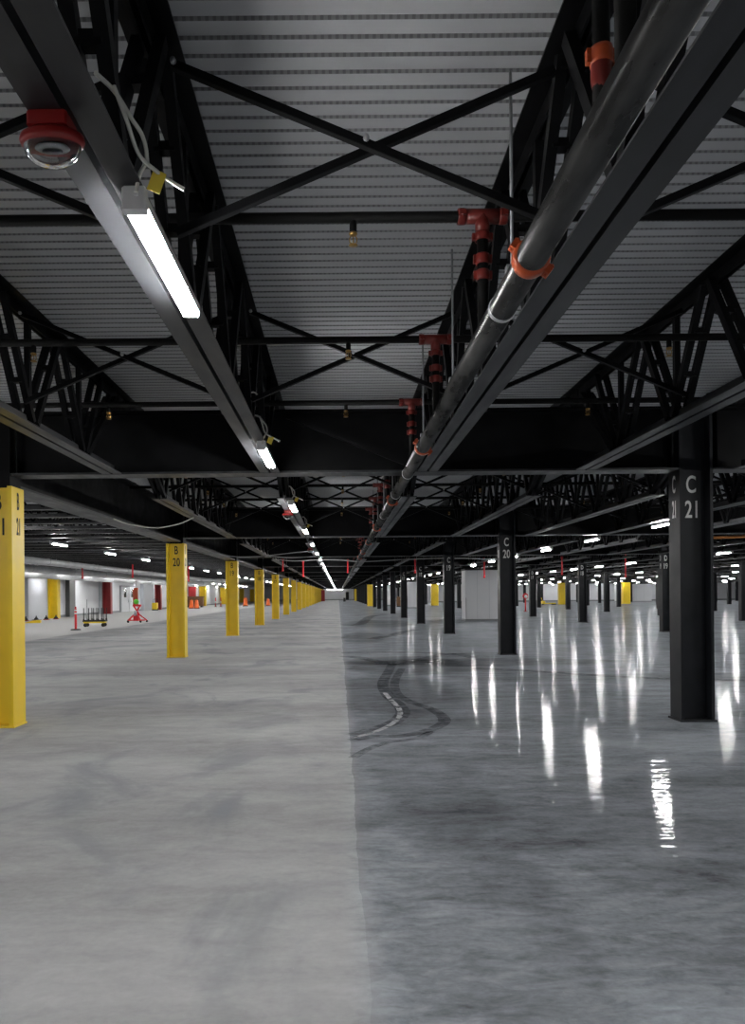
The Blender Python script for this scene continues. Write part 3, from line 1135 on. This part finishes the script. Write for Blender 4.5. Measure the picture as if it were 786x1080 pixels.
panel(22, 43, WALLG, 'wall_cabinet', 'grey wall panel unit beside the near yellow wall column', 'wall panel', 0, 2.95, .5)
panel(69, 75, WALLD, 'wall_recess_panel', 'dark grey narrow panel on the left wall', 'wall panel', 0, 3.05, .35)
panel(104, 109, WALLG, 'wall_riser_panel', 'pale grey narrow panel left of the first red column', 'wall panel', 0, 3.0, .3)
panel(148, 159, WALLG, 'wall_cabinet', 'grey wall panel unit between lift and second red column', 'wall panel', 0, 3.0, .4)
for px, m, lab in ((57, 'Y', 'yellow wall column behind column B21 on the left wall'), (113.5, 'R', 'deep red column on the left wall behind the cart'), (167, 'R', 'deep red column on the left wall just left of column B20'),
                   (203, 'R', 'thin dark red column on the left wall right of B20'), (214, 'Y', 'yellow wall column behind the orange barrels'), (235.5, 'Y', 'yellow wall column just left of column B19'),
                   (255, 'Y', 'yellow wall column just right of column B19'), (266, 'Y', 'yellow wall column just left of column B18')):
    y = 21.2 * F / (VX - px)
    w = .36 if px < 180 else .5
    b = MB()
    b.prism([(x * w / .235, yy * w / .235) for x, yy in yel_prof], 0, 3.05)
    o = b.build('wall_column', YELLOW if m == 'Y' else REDCOL, None, (-21.2, y, 0))
    tag(o, lab, 'column', 'coloured columns on the left wall')
# double door with dark vision panels
yd = wall_y(135.5)
struct(MB().box(XL + .002, XL + .05, wall_y(126), wall_y(145), 0, 2.7).build('trim_1', GREYTRIM))
for i, (a, b2) in enumerate(((127.3, 135.2), (135.6, 143.6))):
    ya, yb = wall_y(a), wall_y(b2)
    d = struct(MB().cbox(XL + .05, XL + .10, ya, yb, .02, 2.6, .01).build('door_%d' % (i + 1), WALLW))
    q = .3 if i == 0 else .22
    MB().box(XL + .10, XL + .115, ya + (yb - ya) * q, ya + (yb - ya) * (q + .32), 1.5, 2.4).build('vision_panel', DARKGLASS, d)
    MB().tube([(XL + .10, ya + (yb - ya) * (.85 if i == 0 else .12), 1.0), (XL + .16, ya + (yb - ya) * (.85 if i == 0 else .12), 1.0), (XL + .16, ya + (yb - ya) * (.85 if i == 0 else .12), 1.25)], .02, 8).build('door_handle', GALV, d)
struct(MB().box(XL + .002, XL + .06, wall_y(279), wall_y(286), 0, 2.5).build('door_3', DARKGLASS))
struct(MB().cbox(2.1, 3.0, YB - .06, YB - .005, 0, 2.3, .01).build('door_4', DARKGLASS))

# ------------------------------------------------------------------ loose equipment
# delineator post
x, y = floor_at(80, 664.5)
t = thing('delineator_post', 'red plastic delineator post with white bands on rubber base', 'traffic post', (x, y, 0))
MB().lathe([(0, 0), (.24, 0), (.24, .025), (.20, .05), (.07, .06), (0, .06)], 16).build('base', BLACK, t)
MB().lathe([(.055, .05), (.055, 1.0), (.05, 1.03), (.03, 1.05), (.03, 1.09), (.045, 1.10), (.045, 1.12), (0, 1.13)], 14).build('post', REDBR, t)
for z in (.80, .95):
    MB().lathe([(.058, -.035), (.060, -.03), (.060, .03), (.058, .035)], 14, (0, 0, z)).build('white_band', WHITE, t)

# cart with posts
x, y = floor_at(100.5, 661)
t = thing('post_cart', 'yellow-based wheeled cart with black upright posts', 'cart', (x, y, 0), math.radians(8))
dk_ = MB(); dk_.cbox(-.55, .55, -.32, .32, .20, .28, .02)
dk_.build('deck', YELLOW, t)
MB().cbox(-.58, .58, -.34, .34, .28, .36, .02).build('tray', BLACK, t)
for sx_ in (-1, 1):
    for sy_ in (-1, 1):
        w = MB(); w.lathe([(0, -.03), (.09, -.03), (.10, -.015), (.10, .015), (.09, .03), (0, .03)], 14, (sx_ * .45, sy_ * .27, .10), 'Y')
        w.box(sx_ * .45 - .03, sx_ * .45 + .03, sy_ * .27 - .045, sy_ * .27 + .045, .10, .20)
        w.build('caster', BLACK, t)
pm = MB().tube([(0, 0, .36), (0, 0, 1.0)], .022, 10)
pm.tube([(0, 0, .36), (0, 0, .43)], .04, 10)
pmm = pm.mesh('upright_post', BLACK)
for q in range(5):
    for sy_ in (-1, 1):
        link('upright_post', pmm, t, (-.50 + .25 * q + .03 * sy_, sy_ * .28, 0))
MB().tube([(-.42, 0, .36), (-.42, 0, 1.45)], .02, 8).build('upright_post', GALV, t)

# red material lift
x, y = floor_at(144, 656.5)
t = thing('material_lift', 'red wheeled material lift with white mast and green ball', 'lift', (x, y, 0))
ba = MB()
for a in (0.35, PI - .35, -2.2, -.9):
    ba.bar((0, 0, .62), (.62 * math.cos(a), .62 * math.sin(a), .12), .07, .07)
ba.cbox(-.16, .16, -.16, .16, .10, .46, .02)
ba.bar((-.52, 0, .14), (.52, 0, .14), .06, .07)
ba.build('base', REDBR, t)
for a in (0.35, PI - .35, -2.2, -.9):
    w = MB(); w.lathe([(0, -.025), (.06, -.025), (.07, 0), (.06, .025), (0, .025)], 12, (.62 * math.cos(a), .62 * math.sin(a), .07), 'Y')
    w.build('caster', BLACK, t)
br = MB()
br.bar((-.14, 0, .40), (.26, -.02, 1.06), .07, .08); br.bar((.20, -.02, .45), (-.16, 0, 1.02), .07, .08)
br.cbox(-.20, .30, -.1, .1, .98, 1.10, .02)
br.build('cross_frame', REDBR, t)
ms = MB(); ms.cbox(-.13, .11, -.10, .10, 1.10, 2.12, .02); ms.bar((-.17, 0, 1.0), (-.17, 0, 2.0), .05, .07, up=(0, 1, 0)); ms.build('mast', ORNG, t)
MB().cbox(-.045, .075, -.06, .06, 2.12, 2.56, .015).build('mast_head', WHITE, t)
sph = [(.155 * math.sin(i * PI / 10) if 0 < i < 10 else .001, -.155 * math.cos(i * PI / 10)) for i in range(11)]
MB().lathe(sph, 18, (.05, -.2, 1.27)).build('green_ball', GREEN, t)
MB().lathe([(0, 0), (.09, 0), (.10, .15), (.09, .3), (0, .3)], 14, (-.02, -.16, .42)).build('winch_drum', GALV, t)

# little ramp and wheel stops in front of the left wall
x, y = floor_at(34, 657)
t = thing('ramp_plate', 'small yellow ramp plate with black top on the floor', 'ramp', (x, y, 0), .3)
MB().add([(-.5, -.3, 0), (.5, -.3, 0), (.5, .3, 0), (-.5, .3, 0), (.0, -.3, .14), (.5, -.3, .18), (.5, .3, .18), (.0, .3, .14)],
         [(3, 2, 1, 0), (0, 1, 5, 4), (1, 2, 6, 5), (2, 3, 7, 6), (4, 5, 6, 7), (0, 4, 7, 3)]).build('wedge', YELLOW, t)
MB().box(.0, .52, -.28, .28, .181, .20).build('top_plate', BLACK, t)
for k in range(4):
    x, y = floor_at(27.5 + 4.6 * k, 653.6 + .0 * k)
    y = 49.0 + 1.1 * k; x = -21.0 + .25 * k
    t = thing('floor_stand', 'small black stand with red foot by the left wall, %s from column B21' % ordinal(k + 1), 'stand', (x, y, 0), 0, 'small stands by the left wall')
    MB().lathe([(0, .05), (.16, .05), (.14, .12), (.05, .22), (.03, .32), (0, .33)], 12).build('cone', BLACK, t)
    MB().cbox(-.18, .18, -.14, .14, 0, .05, .02).build('foot', REDCOL, t)
# yellow machine by the wall
x, y = floor_at(161, 643.0)
x, y = -20.6, 82.0
t = thing('floor_machine', 'small yellow floor machine against the left wall', 'machine', (x, y, 0))
MB().cbox(-.30, .30, -.3, .3, .12, .85, .06).build('body', YELLOW, t)
MB().tube([(-.25, .2, .8), (-.25, .35, 1.25), (.25, .35, 1.25), (.25, .2, .8)], .03, 8).build('handle', BLACK, t)
MB().lathe([(0, -.33), (.13, -.33), (.13, .33), (0, .33)], 14, (0, 0, .13), 'X').build('wheel', BLACK, t)
# brown crate with orange barrels
x, y = floor_at(206, 640.5)
t = thing('timber_crate', 'brown timber crate on skids behind the orange barrels', 'crate', (x, y, 0))
cr = MB()
for k in range(5):
    cr.cbox(-1.15, 1.15, -.5, -.46, .24 + .25 * k, .46 + .25 * k, .01)
cr.cbox(-1.1, 1.1, -.46, .5, .22, 1.42, .02)
cr.build('body', BROWN, t)
sk = MB()
for xx in (-.9, 0, .9):
    sk.box(xx - .1, xx + .1, -.5, .5, 0, .22)
sk.build('skid', BLACK, t)
MB().cbox(-1.2, 1.2, -.55, .55, 1.42, 1.5, .02).build('lid', BROWN, t)


def barrel(px, py, label, s=1.0):
    x, y = floor_at(px, py)
    t = thing('traffic_barrel', label, 'barrel', (x, y, 0), 0, 'orange traffic barrels')
    t.scale = (s, s, s)
    MB().lathe([(0, 0), (.36, 0), (.36, .08), (0, .08)], 16).build('base', BLACK, t)
    MB().lathe([(.30, .08), (.30, .3), (.27, .31), (.27, .55), (.24, .56), (.24, .8), (.21, .81), (.21, 1.0), (.15, 1.05), (0, 1.05)], 18).build('drum', ORANGE, t)
    MB().tube([(-.1, 0, 1.04), (-.1, 0, 1.12), (.1, 0, 1.12), (.1, 0, 1.04)], .02, 6).build('handle', ORANGE, t)
    return t


barrel(202, 642, 'orange barrel in front of the brown crate, left one', 1.0)
barrel(207.5, 642, 'orange barrel in front of the brown crate, right one', 1.0)
barrel(259, 639.5, 'orange barrel between columns B19 and B18', 1.15)
barrel(283, 639, 'orange barrel just left of column B17', 1.0)
for px, w in ((227.5, 'left one'), (233, 'right one')):
    x, y = floor_at(px, 640)
    t = thing('barrier_post', 'thin red and white post left of column B19, %s' % w, 'traffic post', (x, y, 0), 0, 'thin posts left of column B19')
    MB().lathe([(0, 0), (.25, 0), (.2, .05), (0, .06)], 12).build('base', BLACK, t)
    MB().tube([(0, 0, .05), (0, 0, 1.3)], .07, 10).build('post', REDBR, t)
    MB().tube([(0, 0, .5), (0, 0, .8)], .075, 10).build('white_band', WHITE, t)

# grey enclosures right of row C
def enclosure(x0, x1, y0, y1, h, label):
    t = thing('grey_enclosure', label, 'enclosure', ((x0 + x1) / 2, y0, 0), 0, 'grey enclosures')
    w = (x1 - x0) / 2
    b = MB(); b.cbox(-w, w, 0, y1 - y0, .08, h, .02); b.build('body', WALLW, t)
    b = MB(); b.cbox(-w - .02, w + .02, -.03, y1 - y0 + .02, 0, .09, .01); b.build('plinth', GREYTRIM, t)
    b = MB(); b.cbox(-w - .03, w + .03, -.03, y1 - y0 + .03, h, h + .10, .01); b.build('cap', BLACK, t)  # black slab painted in for the dark gap above the body
    b = MB()
    for k in (-1, 0, 1):
        b.box(w * k * .5 - .008, w * k * .5 + .008, -.006, .004, .1, h - .02)
    b.build('panel_joint', WALLG, t)
    b = MB(); b.cbox(-w + .02, -w + .05, -.03, .002, .09, 1.35, .005); b.build('corner_guard', GREYTRIM, t)
    return t


enclosure(7.45, 10.25, 42.8, 44.1, 2.95, 'large grey boxed enclosure left of column C20')
enclosure(7.7, 9.3, 82, 84, 2.95, 'grey boxed enclosure between columns C18 and C17')
enclosure(6.7, 8.0, 102, 104, 2.8, 'small far grey enclosure left of column C17')
enclosure(46.5, 51.5, 120, 123, 2.9, 'far grey boxed enclosure left of column D19')
x, y = floor_at(420.5, 640)
t = thing('timber_crate', 'tall brown crate between columns C17 and C16', 'crate', (x, y, 0))
MB().cbox(-.22, .22, -.3, .3, .12, 1.25, .02).build('body', BROWN, t)
MB().box(-.24, .24, -.32, .32, 0, .12).build('skid', BLACK, t)

# red sign post, yellow pallet truck
x, y = floor_at(554.5, 645)
t = thing('sign_post', 'red post with round red and white sign right of column C20', 'sign', (x, y, 0))
MB().lathe([(0, 0), (.18, 0), (.16, .04), (0, .05)], 14).build('base', REDCOL, t)
MB().tube([(0, 0, .04), (0, 0, 1.15)], .055, 10).build('post', REDBR, t)
MB().lathe([(0, -.03), (.24, -.03), (.25, 0), (.24, .03), (0, .03)], 20, (0, 0, 1.33), 'Y').build('sign_disc', REDBR, t)
MB().lathe([(0, -.045), (.14, -.045), (.14, -.03), (0, -.03)], 16, (.03, 0, 1.28), 'Y').build('sign_face', WHITE, t)
x, y = floor_at(576, 637.8)
t = thing('pallet_truck', 'low yellow pallet truck far down the right aisle', 'pallet truck', (x, y, 0))
fk = MB()
for s in (-1, 1):
    fk.cbox(-.2, 1.2, s * .28 - .1, s * .28 + .1, .12, .24, .02)
fk.cbox(-.55, -.2, -.4, .4, .12, .5, .03)
fk.build('forks', YELLOW, t)
MB().tube([(-.4, 0, .45), (-.75, 0, 1.15), (-.75, .2, 1.2), (-.75, -.2, 1.2)], .03, 8).build('handle', YELLOW, t)
w = MB(); w.lathe([(0, -.3), (.1, -.3), (.1, .3), (0, .3)], 12, (1.05, 0, .1), 'X'); w.lathe([(0, -.1), (.12, -.1), (.12, .1), (0, .1)], 12, (-.4, 0, .12), 'Y')
w.build('wheel', BLACK, t)
x, y = floor_at(363.5, 634.5)
tag(MB().cbox(-.25, .25, -.25, .25, 0, .75, .05).cbox(-.28, .28, -.28, .28, .75, .85, .04).build('waste_bin', BLACK, None, (x, y, 0)), 'small dark bin on the floor near the end wall', 'bin')
x, y = floor_at(341, 634)
tag(MB().cbox(-.5, .5, -.4, .4, 0, 2.7, .03).box(-.55, .55, -.45, .45, 0, .1).build('end_wall_pier', REDCOL, None, (x, min(y, 175), 0)), 'dark red pier at the far end of the yellow columns', 'pier')

# ------------------------------------------------------------------ tyre marks on the sealed floor
def tyre_mat(name, col, strength):
    m = bpy.data.materials.new(name)
    N = NT(m)
    p = N.t.nodes['Principled BSDF']
    p.inputs['Base Color'].default_value = (*col, 1)
    p.inputs['Roughness'].default_value = .6
    p.inputs['Specular IOR Level'].default_value = 0
    g = N.t.nodes.new('ShaderNodeNewGeometry')
    f = N.noise(g.outputs['Position'], 5, 5, .7)
    a = N.ramp(f, .30, .62, 0.0, strength)
    N.t.links.new(a, p.inputs['Alpha'])
    return m


TM = tyre_mat('tyre_rubber_trace', (.045, .048, .055), .52)
TL = tyre_mat('scuffed_trace', (.62, .64, .66), .55)
lvl = [0]


def trace(pix, w, m, label, z=None):
    lvl[0] += 1
    z = .0015 + .0006 * lvl[0]
    pts = [Vector((*floor_at(a, b), z)) for a, b in pix]
    pts = curve_pts(pts, 10)
    vs, fs = [], []
    for i, p in enumerate(pts):
        d = (pts[min(i + 1, len(pts) - 1)] - pts[max(i - 1, 0)]).normalized()
        s = Vector((d.y, -d.x, 0)) * w / 2
        vs += [p - s, p + s]
    for i in range(len(pts) - 1):
        fs.append((2 * i, 2 * i + 1, 2 * i + 3, 2 * i + 2))
    o = MB().add(vs, fs).build('tyre_mark', m)
    return tag(o, label, 'tyre mark', 'tyre marks on the dark floor')


trace([(369, 781), (395, 777), (425, 776), (450, 771), (466, 764), (468, 757), (455, 748), (430, 739), (418, 730), (417, 718), (424, 705)], .16, TM, 'outer dark curved tyre track')
trace([(369, 776), (392, 770), (415, 762), (425, 752), (420, 743), (408, 732), (404, 720), (410, 708), (414, 700)], .20, TM, 'inner dark curved tyre track beside the pale scuff')
trace([(362, 692), (380, 694), (400, 698), (418, 701), (440, 697), (470, 690), (500, 690)], .35, TM, 'dark tyre streak crossing the floor behind the curves')
trace([(360, 688.5), (400, 688), (450, 688.5), (486, 691), (500, 694)], .30, TM, 'long straight dark streak across the floor')
trace([(392, 674), (405, 671.5), (415, 670), (424, 667), (440, 664)], .5, TM, 'short curved dark streak farther back')
trace([(366, 660), (380, 658), (392, 650), (410, 648)], .6, TM, 'far dark scuff on the floor beside the boundary')
trace([(500, 705), (560, 708), (620, 712), (700, 716), (786, 718)], .3, TM, 'faint dark streak across the floor before column C20')
trace([(370, 779), (390, 774), (410, 766), (421, 757), (421, 748), (412, 738), (406, 731)], .075, TL, 'pale curved scuff line sweeping across the dark floor')
trace([(372, 800), (388, 791), (408, 784), (440, 779), (455, 772)], .10, TM, 'thin dark outer arc nearest the viewer')

# ------------------------------------------------------------------ world, camera, colour
w = bpy.data.worlds.new('World')
sc.world = w
w.use_nodes = True
w.node_tree.nodes['Background'].inputs[0].default_value = (0, 0, 0, 1)
w.node_tree.nodes['Background'].inputs[1].default_value = 0

cd = bpy.data.cameras.new('camera')
cam = bpy.data.objects.new('camera', cd)
COL.objects.link(cam)
cd.sensor_fit = 'HORIZONTAL'
cd.sensor_width = 36
cd.lens = F / 786 * 36
cd.shift_x = (393 - VX) / 786
cd.shift_y = (VY - 540) / 786
cd.clip_start = .05
cd.clip_end = 500
cam.location = (0, 0, H)
cam.rotation_euler = (PI / 2, ROLL, 0)
sc.camera = cam

vs_ = sc.view_settings
vs_.view_transform = 'Standard'
vs_.look = 'None'
vs_.gamma = 1
vs_.use_curve_mapping = False
vs_.exposure = 0.3
c = sc.cycles
c.use_denoising = True
c.max_bounces = 7
c.diffuse_bounces = 4
c.glossy_bounces = 3
c.transmission_bounces = 6
c.transparent_max_bounces = 12
c.sample_clamp_indirect = 12
c.caustics_reflective = False
c.caustics_refractive = False
